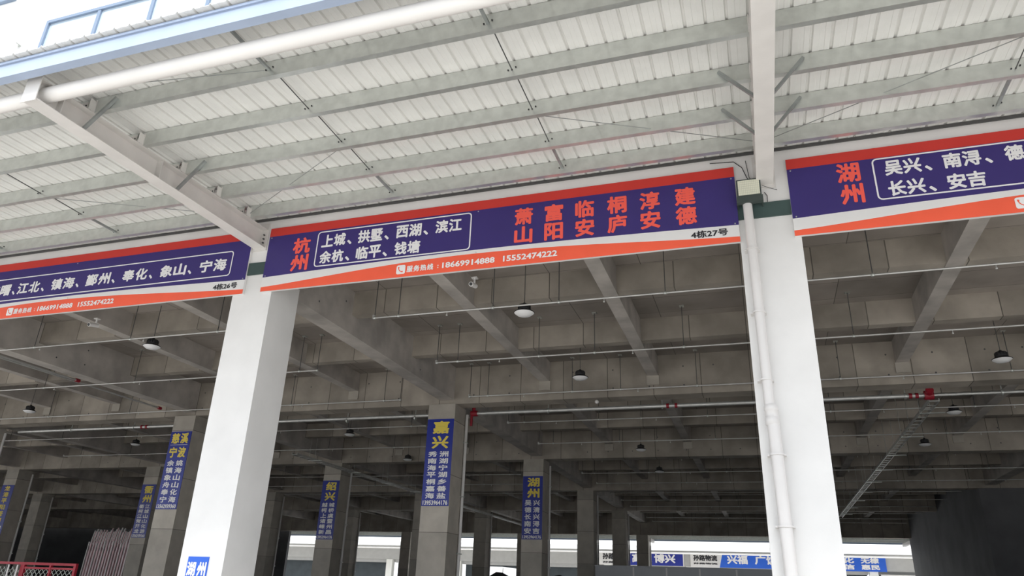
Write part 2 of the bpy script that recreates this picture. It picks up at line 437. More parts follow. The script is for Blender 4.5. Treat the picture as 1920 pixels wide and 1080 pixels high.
# middle banner
e27 = banner(-8.19, .04, 'wide navy banner between the two white columns with red city names', .48)
mb = TX(); hanzi(mb, '杭', -7.46, 5.63, .36, .32, YT); hanzi(mb, '州', -7.46, 5.29, .36, .32, YT)
tag(mb.build('lettering', LRED, e27), 'red lettering')
rrect(MB(), -7.15, -4.185, 5.165, 5.86, YT).build('border_line', LWHITE, e27)
mb = TX()
def pairs(mb, seq, zc, w=.235, h=.245):
    for a, s, comma in seq:
        hanzi(mb, s[0], a+w/2, zc, w, h, YT); hanzi(mb, s[1], a+w*1.5+.012, zc, w, h, YT)
        if comma: text_to(mb, '、', a+w*2+.05, a+w*2+.14, zc-h/2, zc-h/2+.09, YT, .03)
pairs(mb, [(-7.05, '上城', 1), (-6.32, '拱墅', 1), (-5.58, '西湖', 1), (-4.84, '滨江', 0)], 5.66)
pairs(mb, [(-7.05, '余杭', 1), (-6.32, '临平', 1), (-5.58, '钱塘', 0)], 5.34)
tag(mb.build('lettering', LWHITE, e27), 'white lettering')
mb = TX()
for x, (a, b) in zip((-3.27, -2.765, -2.26, -1.745, -1.235, -.70), ('萧山', '富阳', '临安', '桐庐', '淳安', '建德')):
    hanzi(mb, a, x, 5.66, .31, .31, YT); hanzi(mb, b, x, 5.325, .31, .31, YT)
tag(mb.build('lettering', LRED, e27), 'red lettering')
def hotline(e, x):
    phone_icon(e, x+.085, 4.935, .165, YT)
    mb = TX(); 
    for k, ch in enumerate('服务热线'): hanzi(mb, ch, x+.25+k*.125, 4.93, .112, .115, YT, .03)
    text_to(mb, ':', x+.755, x+.775, 4.89, 4.95, YT, .03)
    text_to(mb, '18669914888', x+.84, x+1.76, 4.88, 4.985, YT, .028); text_to(mb, '15552474222', x+1.90, x+2.80, 4.88, 4.985, YT, .028)
    tag(mb.build('lettering', LWHITE, e), 'white lettering')
def houseno(e, s, x):
    mb = TX(); text_to(mb, s, x, x+.53, 4.925, 5.045, YT, .024)
    tag(mb.build('lettering', LBLACK, e), 'black lettering')
hotline(e27, -5.50); houseno(e27, '4栋27号', -.65)
# left banner
e26 = banner(-17.0, -8.57, 'navy banner left of the first white column listing seven districts in one line', .44)
rrect(MB(), -16.45, -8.93, 5.19, 5.70, YT).build('border_line', LWHITE, e26)
mb = TX(); hanzi(mb, '宁', -16.72, 5.63, .30, .32, YT); hanzi(mb, '波', -16.72, 5.29, .30, .32, YT)
tag(mb.build('lettering', LRED, e26), 'red lettering')
mb = TX()
for a, s, c in ((-16.13, '海曙', 1), (-15.06, '海曙', 1), (-14.26, '江北', 1), (-13.34, '镇海', 1), (-12.42, '鄞州', 1), (-11.50, '奉化', 1), (-10.58, '象山', 1), (-9.66, '宁海', 0)):
    if a == -16.13: continue
    w = .29
    hanzi(mb, s[0], a+w/2, 5.44, w, .25, YT); hanzi(mb, s[1], a+w*1.5+.03, 5.44, w, .25, YT)
    if c: text_to(mb, '、', a+w*2+.08, a+w*2+.17, 5.315, 5.405, YT, .03)
tag(mb.build('lettering', LWHITE, e26), 'white lettering')
hotline(e26, -14.36); houseno(e26, '4栋26号', -9.25)
# right banner
e28 = banner(.78, 8.9, 'navy banner right of the floodlight with two red characters at its start', .52)
mb = TX(); hanzi(mb, '湖', 1.59, 5.71, .31, .32, YT); hanzi(mb, '州', 1.60, 5.36, .31, .32, YT)
tag(mb.build('lettering', LRED, e28), 'red lettering')
rrect(MB(), 1.91, 5.2, 5.21, 5.88, YT).build('border_line', LWHITE, e28)
mb = TX()
pairs(mb, [(2.06, '吴兴', 1), (2.79, '南浔', 1), (3.53, '德清', 0)], 5.70, .225, .24)
pairs(mb, [(2.06, '长兴', 1), (2.79, '安吉', 0)], 5.37, .225, .24)
tag(mb.build('lettering', LWHITE, e28), 'white lettering')
hotline(e28, 3.50); 

# ------------------------------------------------------------------ canopy
def zb(Y): return 6.05 - .04*(9.4-Y)        # underside of purlins = top of beams
def zlow(Y): return 5.57 + .0273*(Y-5.24)
PY = [6.04, 6.92, 7.80, 8.64, 9.44]
BX = [-26.6, -17.35, -8.41, .46, 9.33]
XL, XR = -22.0, 12.6
# roof sheets: pans with narrow upstanding ribs, one panel per 0.94 m
roof = empty('canopy_roof', ((XL+XR)/2, 7.5, 6.2))
tag(roof, 'pale corrugated metal canopy roof sheets over the loading bays', 'roof')
def sheet_mesh():
    P = .235; n = 4; pts = []
    for k in range(n):
        a = k*P
        pts += [(a, 0), (a+.012, .026), (a+.030, .026), (a+.042, 0), (a+.114, 0), (a+.118, .004), (a+.172, .004), (a+.176, 0)]
    pts.append((n*P, 0))
    vs = []; fs = []
    ya, yb = 4.98, 9.997
    for off in (0.0, .006):
        for y in (ya, yb):
            for x, z in pts: vs.append((x, y, zb(y)+.24+z+off))
    m = len(pts)
    for i in range(m-1):
        fs.append((i, m+i, m+i+1, i+1)); fs.append((2*m+i, 2*m+i+1, 3*m+i+1, 3*m+i))
        fs.append((i, i+1, 2*m+i+1, 2*m+i)); fs.append((m+i, 3*m+i, 3*m+i+1, m+i+1))
    fs += [(0, 2*m, 3*m, m), (m-1, 2*m-1, 4*m-1, 3*m-1)]
    return vs, fs
vs, fs = sheet_mesh()
npan = int((XR-XL)/.94)+1
first = None
for k in range(npan):
    if first is None:
        first = MB().add([(x+XL, y, z) for x, y, z in vs], fs).build('roof_panel', SHEET, roof); o = first
    else:
        o = first.copy(); COL.objects.link(o); o.parent = roof
        o.location = (k*.94, 0, .0015*(k % 2))
B(XL, XR, 9.80, 9.998, 6.32+.045, 6.32+.06).build('light_stop_flashing', STEELW, roof)  # strips added over the ribs to stop sunlight leaking in at the wall
B(XL, XR, 9.985, 9.998, 6.32+.06, 6.55).build('light_stop_flashing', STEELW, roof)
B(XL, XR, 9.975, 9.998, 6.262, 6.308).build('gap_shade_strip', RODM, roof)  # dark strip standing in for the shaded gap between sheet and wall
# purlins: one thing per row, one length per bay
ords = ['outermost free', 'second', 'third', 'fourth', 'last']
plab = ['long galvanised purlin nearest the white edge tube under the canopy',
        'long galvanised purlin second in from the white edge tube',
        'long galvanised purlin in the middle of the five under the canopy',
        'long galvanised purlin second out from the banner wall',
        'long galvanised purlin right against the wall above the banners']
def c_prof(y, z, h=.235, fl=.075, t=.006, lip=.022):
    return [(y, z), (y+fl, z), (y+fl, z+lip), (y+fl-t, z+lip), (y+fl-t, z+t), (y+t, z+t), (y+t, z+h-t), (y+fl-t, z+h-t),
            (y+fl-t, z+h-lip), (y+fl, z+h-lip), (y+fl, z+h), (y, z+h)]
purl = []
for r, y in enumerate(PY):
    e = empty('purlin', ((XL+XR)/2, y, zb(y))); tag(e, plab[r], 'purlin', 'galvanised canopy purlins'); purl.append(e)
    ends = [XL]+[b for b in BX if XL < b < XR]+[XR]
    for a, b in zip(ends[:-1], ends[1:]):
        MB().sweep_x(c_prof(y, zb(y)), a+.03, b-.03).build('purlin_length', GALV, e)
        # rows of bolts where sag rods pass
        bo = MB()
        for q in (a+(b-a)/3, a+2*(b-a)/3):
            for dx in (-.05, 0, .05):
                bo.tube((q+dx, y-.012, zb(y)+.10+.03*(dx > 0)), (q+dx, y, zb(y)+.10+.03*(dx > 0)), .011, 6)
        bo.build('bolt', BLACK, e)
# sag rods between purlin rows
for r in range(5):
    y1 = PY[r]; y0 = PY[r-1] if r else 5.12
    for a, b in zip([-26.6, -17.35, -8.41, .46, 9.33][:-1], [-17.35, -8.41, .46, 9.33]):
        for q in (a+(b-a)/3, a+2*(b-a)/3):
            if q < XL: continue
            m = MB(); z0, z1 = zb(y0)+.15, zb(y1)+.10
            if r in (0, 4): m.bar((q, y0+.08, zb(y0)+.12), (q, y1, z1), .035, .035); m.build('sag_strut', GALVB, purl[r])
            else: m.tube((q, y0+.006, z0), (q, y1, z1), .008, 6); m.build('sag_rod', RODM, purl[r])
# edge channel + gutter fascia
e = empty('edge_channel', ((XL+XR)/2, 5.1, 5.86)); tag(e, 'pale blue steel edge channel along the outer rim of the canopy', 'fascia')
MB().sweep_x([(5.05, 5.845), (5.16, 5.835), (5.16, 5.845), (5.06, 5.855), (5.06, 6.10), (5.16, 6.10), (5.16, 6.11), (5.05, 6.11)], XL, XR).build('channel', FASCIA, e)
m = MB(); m.sweep_x([(5.03, 6.045), (5.05, 6.045), (5.05, 6.075), (5.03, 6.075)], XL, XR); m.build('drip_trim', FASCIA, e)
# edge tube
m = MB(); m.tube((XL, 5.42, 5.76), (XR, 5.42, 5.76), .1, 24)
tag(m.build('edge_tube', TUBEW), 'thick white round tie tube running between the canopy beam ends', 'tube')
# beams
blab = {-17.35: 'white steel canopy beam above the bay at the far left',
        -8.41: 'white steel canopy beam ending in the open over the first white column, seen from its side',
        .46: 'white steel canopy beam seen from straight below above the floodlight',
        9.33: 'white steel canopy beam at the far right end'}
for x, lb in blab.items():
    e = empty('canopy_beam', (x, 7.6, 5.57)); tag(e, lb, 'beam', 'white canopy beams')
    y0, y1 = 5.24, 9.995; hw = .12
    def strip(ya, yb, fz0, fz1, xa, xb):
        return MB().add([(xa, ya, fz0(ya)), (xb, ya, fz0(ya)), (xb, yb, fz0(yb)), (xa, yb, fz0(yb)), (xa, ya, fz1(ya)), (xb, ya, fz1(ya)), (xb, yb, fz1(yb)), (xa, yb, fz1(yb))],
                        [(0,3,2,1),(4,5,6,7),(0,1,5,4),(1,2,6,5),(2,3,7,6),(3,0,4,7)])
    strip(y0, y1, zlow, lambda y: zlow(y)+.012, x-hw, x+hw).build('bottom_flange', STEELW, e)
    strip(y0, y1, lambda y: zb(y)-.012, lambda y: zb(y)-.001, x-hw, x+hw).build('top_flange', STEELW, e)
    strip(y0, y1, lambda y: zlow(y)+.012, lambda y: zb(y)-.012, x-.005, x+.005).build('web', STEELW, e)
    # tapered tip plate and stiffeners
    B(x-hw*1.05, x+hw*1.05, y0-.012, y0, zlow(y0)-.03, zb(y0)+.02).build('end_plate', STEELW, e)
    for ys in (5.6, 7.35):
        for s in (-1, 1): B(min(x+s*.006, x+s*.11), max(x+s*.006, x+s*.11), ys, ys+.01, zlow(ys)+.012, zb(ys)-.012).build('stiffener', STEELW, e)
    B(x-.15, x+.15, y1-.02, 9.999, zlow(9.9)-.05, 6.2).build('wall_plate', STEELW, e)
    bo = MB()
    for s in (-1, 1):
        for z in (5.80, 5.88, 5.96): bo.tube((x+s*.07, y1-.05, z), (x+s*.07, y1-.02, z), .016, 6)
    bo.build('bolt', RODM, e)
    for r, yp in enumerate(PY):
        for s in (-1, 1):
            c = MB(); xa, xb = x+s*.03, x+s*.13
            c.box(min(xa, xb), max(xa, xb), yp-.012, yp-.001, zb(yp), zb(yp)+.2)
            c.box(x+s*.122-.004, x+s*.122+.004, yp-.10, yp-.012, zb(yp), zb(yp)+.17)
            cl = c.build('cleat', STEELW, e)
            bb = MB()
            for dx, dz in ((.055, .05), (.055, .14), (.10, .05), (.10, .14)): bb.tube((x+s*dx, yp-.02, zb(yp)+dz), (x+s*dx, yp-.012, zb(yp)+dz), .011, 6)
            bb.build('bolt', BLACK, cl)
    for r in ((0, 2) if x == -8.41 else (2, 3)):
        yp = PY[r]
        for s in (-1, 1):
            MB().bar((x+s*.10, yp-.06, zlow(yp)+.02), (x+s*.50, yp-.02, zb(yp)+.16), .045, .035).build('fly_brace', GALVB, e)
# wind bracing rods under the roof sheets
def rod(p, q, lb):
    tag(MB().tube(p, q, .006, 6).build('bracing_rod', GALVB), lb, 'rod', 'thin diagonal bracing rods under the canopy')
zr = 6.10
rod((.58, 9.38, zr), (3.40, 7.86, 6.02), 'thin bracing rod slanting right from the canopy beam above the floodlight')
rod((.34, 9.38, zr), (-2.45, 7.86, 6.02), 'thin bracing rod slanting left from the canopy beam above the floodlight')
rod((-8.55, 9.38, zr), (-11.3, 7.86, 6.02), 'thin bracing rod slanting left above the seven-district banner')
rod((-8.25, 9.38, zr), (-5.5, 7.86, 6.02), 'thin bracing rod slanting right above the banner with red city names')
rod((-8.2, 5.6, 5.96), (-5.5, 6.00, 5.98), 'thin bracing rod behind the white edge tube')

# ------------------------------------------------------------------ floodlight and downpipe on the column
fl = empty('floodlight', (.225, 9.85, 5.35)); tag(fl, 'square LED floodlight with a grid of lenses at the head of the downpipe column', 'lamp')
B(.055, .395, 9.80, 9.86, 5.45, 5.735).build('housing', FLOODG, fl)
B(.075, .375, 9.793, 9.80, 5.47, 5.715).build('led_board', LEDBASE, fl)
m = MB()
for i in range(12):
    for j in range(7):
        m.lathe([(.010, 0), (.006, .0)], (0, 0, 0), 4) if False else None
        cx, cz = .087+i*.0252, 5.487+j*.0352
        m.box(cx-.0095, cx+.0095, 9.787, 9.793, cz-.0135, cz+.0135)
m.build('lens', LED, fl)['kind'] = 'stuff'
B(.045, .41, 9.79, 9.87, 5.35, 5.448).build('driver_box', FLOODG, fl)
m = MB(); m.bar((.05, 9.83, 5.40), (.05, 9.985, 5.36), .012, .04); m.bar((.40, 9.83, 5.40), (.40, 9.985, 5.36), .012, .04); m.build('bracket', FLOODG, fl)
def wire(pts, r, lb, grp='black wires above the floodlight'):
    m = MB()
    for a, b in zip(pts[:-1], pts[1:]): m.tube(a, b, r, 6)
    tag(m.build('wire', BLACK), lb, 'wire', grp)
wire([(.41, 9.83, 5.62), (.50, 9.96, 5.64), (.62, 9.985, 5.60)], .004, 'short black wire leaving the right side of the floodlight')
wire([(.44, 9.98, 5.58), (.475, 9.985, 5.52), (.47, 9.985, 5.42)], .005, 'short loop of black wire hanging right of the floodlight')
wire([(.25, 9.86, 5.74), (.22, 9.97, 5.85), (.16, 9.98, 6.05), (.05, 9.985, 6.17), (-.3, 9.985, 6.20)], .006, 'black wire climbing the wall behind the canopy beam')
wire([(.28, 9.86, 5.74), (.25, 9.975, 5.86), (.22, 9.98, 6.16)], .005, 'second black wire rising straight beside the canopy beam')
dp = empty('downpipe', (.235, 9.87, -H)); tag(dp, 'white plastic downpipe running down the column below the floodlight', 'pipe')
MB().tube((.205, 9.885, 2.30), (.185, 9.885, 5.36), .066, 20).build('upper_pipe', PVC, dp)
MB().tube((.28, 9.885, -H), (.225, 9.885, 2.25), .078, 20).build('lower_pipe', PVC, dp)
MB().lathe([(.068, -.02), (.088, 0), (.088, .08), (.080, .09), (.080, .17), (.090, .18), (.090, .23), (.07, .26)], (.218, 9.885, 2.12), 20).build('coupling', PVC, dp)
for z in (4.62, 3.66, 2.70, 1.72, .85, -.15):
    xc = .19 if z > 2.3 else .225+(2.2-z)*.0145; m = MB(); rr = .074 if z > 2.3 else .086; N = 12
    vs = []
    for zz in (z, z+.022):
        for r2 in (rr-.006, rr+.006):
            for k in range(N+1):
                a = math.pi + math.pi*k/N; vs.append((xc+math.cos(a)*r2, 9.885+math.sin(a)*r2, zz))
    n1 = N+1
    for k in range(N):
        m_ = [(k, k+1, n1+k+1, n1+k), (2*n1+k, 3*n1+k, 3*n1+k+1, 2*n1+k+1), (n1+k, n1+k+1, 3*n1+k+1, 3*n1+k), (k, 2*n1+k, 2*n1+k+1, k+1)]
        m.add(vs, m_)
    for s in (-1, 1): m.box(xc+s*rr-.01-.02, xc+s*rr+.01+.02, 9.885, 9.999, z, z+.022)
    m.build('pipe_clamp', PVC, dp)

# small blue sign at the foot of the first column
sg = empty('column_sign', (-8.46, 9.99, -1.2)); tag(sg, 'small bright blue sign with white lettering low on the first white column', 'sign')
B(-8.655, -8.265, 9.985, 9.999, -1.2, .345).build('sign_board', SIGNB2, sg)
mb = TX(); hanzi(mb, '湖', -8.56, .165, .165, .21, 9.981, .035); hanzi(mb, '州', -8.365, .165, .165, .21, 9.981, .035)
tag(mb.build('lettering', LWHITE, sg), 'white lettering')

# ------------------------------------------------------------------ pillar signs
def psign(i, j, big, lcol, rcol, num, label, ztop, zbot, rows_big=None):
    x = px(i, j); yf = RY[j]-.41
    s = empty('pillar_sign', (x, yf, zbot)); tag(s, label, 'sign', 'blue place-name signs on the inner pillars')
    B(x-.40, x+.40, yf-.02, yf-.001, zbot, ztop).build('sign_board', SIGNB, s)
    y = yf-.024; Hh = ztop-zbot
    mb = TX(); n = len(big)
    if n == 2:
        for k, ch in enumerate(big): hanzi(mb, ch, x+.03, ztop-Hh*(.10+.175*k), .50, Hh*.15, y, .03)
        z = ztop-Hh*.375
    elif n == 4:
        for k, ch in enumerate(big): hanzi(mb, ch, x+(-.17 if k % 2 == 0 else .17), ztop-Hh*(.09+.185*(k//2)), .30, Hh*.14, y, .03)
        z = ztop-Hh*.37
        tag(MB().box(x-.33, x+.33, y-.001, y, ztop-Hh*.18, ztop-Hh*.175).build('divider_line', LWHITE, s), 'white line between the two names')
    else:
        for k, ch in enumerate(big): hanzi(mb, ch, x, ztop-Hh*(.055+.105*k), .36, Hh*.085, y, .03)
        z = ztop-Hh*.65
    tag(mb.build('lettering', YELLOW, s), 'yellow lettering')
    zlast = zbot+Hh*.075; mb = TX(); n = len(lcol); ph = (z-zlast)/n
    for k in range(n):
        hanzi(mb, lcol[k], x-.17, z-ph*(k+.5), .27, ph*.82, y, .025)
        if k < len(rcol): hanzi(mb, rcol[k], x+.17, z-ph*(k+.5), .27, ph*.82, y, .025)
    text_to(mb, num, x-.36, x+.37, zbot+Hh*.012, zbot+Hh*.062, y, .03)
    tag(mb.build('lettering', LWHITE, s), 'white lettering')
psign(3, 0, '嘉兴', '秀南海平桐嘉海', '洲湖宁湖乡善盐', '13953964176', 'large blue sign with two yellow characters on the nearest centre pillar', 4.45, 2.08)
psign(3, 1, '湖州', '吴德长南安', '兴清兴浔吉', '13953964176', 'blue sign with five pairs of small characters on the pillar behind the centre pillar', 4.22, 1.88)
psign(2, 0, '慈溪宁波', '余镇象舟奉宁', '姚海山山化海', '13562939360', 'blue sign with two yellow names split by a line, beside the first white column', 4.37, 1.98)
psign(2, 1, '绍兴', '越柯上诸嵊新', '城桥虞暨州昌', '13953964176', 'blue sign with two yellow characters on the pillar between white column and centre pillar', 4.14, 1.76)
psign(1, 1, '衢州', '衢柯江常开龙', '江城山山化游', '13562939360', 'dim blue sign beside the pink corrugated sheets', 4.06, 1.70)
psign(0, 1, '龙港平阳苍南', '瑞永', '安嘉', '13562939360', 'blue sign with one column of yellow characters at the left edge', 4.10, 1.2)

# ------------------------------------------------------------------ sprinkler pipes
PYs = [12.12, 15.25, 18.45, 21.85, 25.35, 28.9, 32.3, 35.4, 38.9, 42.0, 45.0, 48.5, 51.5, 54.2]
ordn = ['first', 'second', 'third', 'fourth', 'fifth', 'sixth', 'seventh', 'eighth', 'ninth', 'tenth', 'eleventh', 'twelfth', 'thirteenth', 'fourteenth']
def sprinkler(y, x0, x1, lb, grp, rods):
    e = empty('sprinkler_pipe', ((x0+x1)/2, y, 5.0)); tag(e, lb, 'pipe', grp)
    MB().tube((x0, y, 5.0), (x1, y, 5.0), .019, 8).build('pipe', PIPE, e)
    m = MB()
    MB().tube((x0, y, 4.98), (x0, y, 5.06), .03, 8).build('elbow', PIPE, e)
    for x in rods:
        zt = 5.38 if any(abs(y-(a)) < .15 for a in (12.99, 15.99)) else ZS
        MB().tube((x, y, 5.0), (x, y, zt), .009, 6).build('hanger_rod', RODM, e)
        MB().lathe([(.02, -.03), (.035, -.02), (.035, .02), (.02, .03)], (x, y, 5.0), 8).build('hanger_clip', GALV, e)
        c = MB(); c.box(x-.05, x+.05, y-.05, y+.05, zt-.02, zt-.001)
        c.build('ceiling_plate', GALV, e)
    for x in [x0+1.6+3.1*k for k in range(int((x1-x0)/3.1))]:
        MB().lathe([(.012, -.07), (.022, -.06), (.008, -.03), (.012, 0)], (x, y, 4.985), 8).build('sprinkler_head', PIPE, e)
for k, y in enumerate(PYs):
    xs = -7.1 if k < 2 else -7.5
    rods = [xs+.02, xs+.55] + [x for x in (-4.55, -3.25, -1.3, .9, 2.05, 5.6, 7.0, 8.3)] if k < 9 else [-7.4, -4.5, -1.3, 2.0, 5.6]
    sprinkler(y, xs, 12.5 if k < 8 else 8.7, '%s sprinkler pipe in from the banners, across the middle and right bays' % ordn[k], 'sprinkler pipes across the middle and right bays', rods)
    xe = -10.35 if k != 2 else -9.6
    if k < 9:
        sprinkler(y, -30.0, xe, '%s sprinkler pipe in from the banners, in the bays left of the centre pillar' % ordn[k], 'sprinkler pipes in the left bays', [xe-.03, xe-.55, -13.3, -16.2, -19.5, -23, -26.2, -29])
# main fire pipe
def firemain(x0, x1, r, lb, y=19.46, z=4.76):
    e = empty('fire_main_pipe', ((x0+x1)/2, y, z)); tag(e, lb, 'pipe', 'thick fire main pipes under the first girder')
    MB().tube((x0, y, z), (x1, y, z), r, 16).build('pipe', PIPE, e); return e
def hanger(e, x, y, z, zt=5.95, red=False):
    m = MB(); m.tube((x, y, z+.05), (x, y, zt), .014, 6); m.build('hanger_rod', GALV, e)
    MB().tube((x-.018, y, z), (x+.018, y, z), .075, 14).build('hanger_clamp', GALV, e)
e = firemain(-7.80, 3.98, .052, 'thick pale fire main between centre pillar and red valve behind the floodlight column')
for x in (-5.49, -2.32, .9, 3.55): hanger(e, x, 19.46, 4.76)
for x in (-2.17, -1.95, 3.66, 3.80): tag(MB().tube((x-.035, 19.46, 4.76), (x+.035, 19.46, 4.76), .066, 14).build('coupling', REDP, e), 'red coupling')
e = firemain(4.14, 13.0, .036, 'thinner fire main running right from the round red valve')
for x in (5.6, 8.8): hanger(e, x, 19.46, 4.76)
e = firemain(-16.9, -8.9, .05, 'thick fire main between the first white column and the centre pillar')
for x in (-14.8, -11.9, -9.6): hanger(e, x, 19.46, 4.70)
e = firemain(-25.5, -17.9, .05, 'thick fire main in the bay at the far left')
for x in (-23.0, -20.2): hanger(e, x, 19.46, 4.76)
for x in (-19.85, -19.65): tag(MB().tube((x-.035, 19.46, 4.76), (x+.035, 19.46, 4.76), .066, 14).build('coupling', REDP, e), 'red coupling')
# red valves
v = empty('fire_valve', (4.06, 19.46, 4.6)); tag(v, 'round red fire valve on the main pipe right of the floodlight column', 'valve')
m = MB(); m.tube((3.96, 19.46, 4.76), (4.16, 19.46, 4.76), .11, 16); m.build('valve_body', REDP, v)
MB().tube((4.06, 19.36, 4.80), (4.06, 19.26, 4.84), .09, 14).build('handwheel', REDP, v)
MB().tube((4.06, 19.46, 4.86), (4.06, 19.46, 5.0), .04, 10).build('valve_neck', REDP, v)
v = empty('fire_valve', (-7.72, 19.46, 4.6)); tag(v, 'red fire valve against the right side of the centre pillar', 'valve')
MB().tube((-7.82, 19.46, 4.76), (-7.62, 19.46, 4.76), .085, 16).build('valve_body', REDP, v)
MB().tube((-7.74, 19.46, 4.84), (-7.74, 19.46, 4.93), .05, 12).build('handwheel', REDP, v)
MB().tube((-7.80, 19.46, 4.68), (-7.80, 19.46, 4.40), .04, 10).build('drop_stub', REDP, v)
# pipes running in depth in the far-left bay
for xx, ya, yb_, lb in ((-17.95, 11.2, 14.9, 'short pipe with a red end cap beside the main beam of the left bay'), (-18.1, 11.2, 18.2, 'longer pipe with a red end cap beside the main beam of the left bay')):
    e = empty('branch_pipe', (xx, (ya+yb_)/2, 5.05)); tag(e, lb, 'pipe')
    MB().tube((xx, ya, 5.06), (xx, yb_, 5.06), .028, 8).build('pipe', PIPE, e)
    tag(MB().tube((xx, yb_, 5.06), (xx, yb_+.12, 5.06), .05, 10).build('end_cap', REDP, e), 'red end cap')
    for y in (12.0, 14.2): MB().tube((xx, y, 5.06), (xx, y, ZS), .009, 6).build('hanger_rod', RODM, e)

# ------------------------------------------------------------------ cable trays
def tray(x, y0, y1, z, lb, w=.22, step=.45):
    e = empty('cable_tray', (x, (y0+y1)/2, z)); tag(e, lb, 'cable tray')
    m = MB()
    for s in (-1, 1): MB().box(x+s*w/2-.01, x+s*w/2+.01, y0, y1, z, z+.08).build('side_rail', PIPE, e)
    n = int((y1-y0)/step)
    f = B(x-w/2+.01, x+w/2-.01, y0, y0+.06, z+.01, z+.03).build('rung', PIPE, e)
    for k in range(1, n):
        o = f.copy(); COL.objects.link(o); o.parent = e; o.location = (0, k*step, 0)
    y = y0+1.2
    while y < y1:
        zt = 5.95
        MB().tube((x-w/2-.02, y, z), (x-w/2-.02, y, zt), .008, 6).tube((x+w/2+.02, y, z), (x+w/2+.02, y, zt), .008, 6).box(x-w/2-.03, x+w/2+.35, y-.02, y+.02, z-.025, z-.002).build('trapeze_hanger', GALV, e)
        y += 3.1
tray(4.25, 19.9, 48.0, 4.70, 'ladder cable tray receding from the round red valve behind the right bay')
tray(-17.75+.95, 24.0, 54.0, 4.55, 'ladder cable tray receding behind the centre pillar line')

# ------------------------------------------------------------------ high-bay lamps
def make_lamp(x, y):
    z = 4.95
    e = empty('high_bay_lamp', (x, y, z))
    MB().lathe([(.112, .04), (.118, .05), (.118, .135), (.105, .15), (.04, .155), (.03, .19)], (x, y, z), 18).build('housing', BLACK, e)
    m = MB()
    for k in range(14):
        a = 2*math.pi*k/14; c, s = math.cos(a), math.sin(a)
        m.bar((x+c*.118, y+s*.118, z+.06), (x+c*.118, y+s*.118, z+.13), .012, .02)
    m.build('cooling_fin', BLACK, e)
    MB().lathe([(.195, -.012), (.20, -.005), (.125, .045), (.10, .05)], (x, y, z), 24).build('shade', BLACK, e)
    tag(MB().lathe([(.04, -.075), (.13, -.060), (.19, -.014)], (x, y, z), 24).build('diffuser', REFL, e), 'white lamp face')
    MB().tube((x, y, z+.18), (x, y, ZS), .008, 6).build('suspension_cable', RODM, e)
    return e
L0 = make_lamp(-3.95, 12.37)
lamps = [(-4.0, 12.37, 'high-bay lamp hanging by a long cable just under the banner with red city names'),
         (-3.98, 16.95, 'high-bay lamp in the middle bay, second behind the banner'),
         (-4.0, 26.6, 'high-bay lamp in the middle bay beyond the first girder, nearer of two'),
         (-4.0, 31.6, 'high-bay lamp in the middle bay beyond the first girder, farther and smaller'),
         (-13.05, 12.53, 'high-bay lamp close under the seven-district banner'),
         (-22.6, 17.4, 'high-bay lamp at the left edge above the red mesh barrier'),
         (5.12, 17.3, 'high-bay lamp in the right bay in front of the first girder'),
         (5.17, 22.2, 'high-bay lamp in the right bay just behind the first girder'),
         (5.22, 26.8, 'high-bay lamp in the right bay, farthest in'),
         (-13.6, 22.5, 'high-bay lamp left of the centre pillar, larger of the two there'),
         (-13.8, 27.6, 'high-bay lamp left of the centre pillar, smaller and farther'),
         (-23.6, 23.0, 'dim high-bay lamp above the pink corrugated sheets'),
         (-34.0, 28.2, 'tiny dim high-bay lamp far in at the left edge'),
         (-22.5, 28.2, 'dim high-bay lamp behind the two-name signed pillar')]
for k, (x, y, lb) in enumerate(lamps):
    o = L0 if k == 0 else copy_tree(L0)
    o.location = (x, y, 4.95+H); tag(o, lb, 'lamp', 'black high-bay lamps under the warehouse ceiling')

# small cameras
for x, y, z, lb in ((-4.46, 10.86, 4.93, 'small white camera under the banner with red city names'), (-13.0, 10.86, 4.86, 'small white camera under the seven-district banner')):
    e = empty('security_camera', (x, y, z)); tag(e, lb, 'camera')
    MB().tube((x, y-.12, z-.02), (x, y+.10, z+.03), .042, 12).build('camera_body', PVC, e)
    MB().tube((x, y-.125, z-.022), (x, y-.12, z-.02), .03, 12).build('camera_lens', BLACK, e)
    MB().tube((x, y+.04, z+.02), (x, y+.04, z+.16), .018, 8).build('camera_bracket', PVC, e)
    MB().box(x-.05, x+.05, y, y+.09, z+.15, z+.17).build('mount_plate', PVC, e)
e = empty('smoke_detector', (-4.0, 18.6, 4.88)); tag(e, 'small white detector under the first girder', 'detector')
MB().lathe([(.03, -.09), (.055, -.06), (.055, -.02), (.03, 0)], (-4.0, 19.0, 4.878), 12).build('detector_body', PVC, e)

# ------------------------------------------------------------------ things on the warehouse floor
# dark core block at the right
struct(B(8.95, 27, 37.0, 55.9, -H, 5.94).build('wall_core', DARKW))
# pink corrugated sheets
e = empty('corrugated_sheets', (-31.0, 30.0, -H)); tag(e, 'stack of pink and white corrugated plastic sheets standing by the dim signed pillar', 'sheets')
for k in range(33):
    x = -32.4+k*.086; h = 2.2+random.uniform(-.12, .12)
    MB().bar((x, 30.0+.05*(k % 2), -H), (x+.0, 30.15+.05*(k % 2), h-.55),   .045, .07).build('sheet_rib', PINK if k % 3 else PVC, e)
    MB().bar((x+.05, 30.18, h-.75), (x+.05, 30.30, h), .05, .06).build('sheet_rib', PINK if k % 2 else PVC, e)
B(-32.6, -29.6, 30.36, 30.40, -H, 1.2).build('backing_sheet', PINK, e)
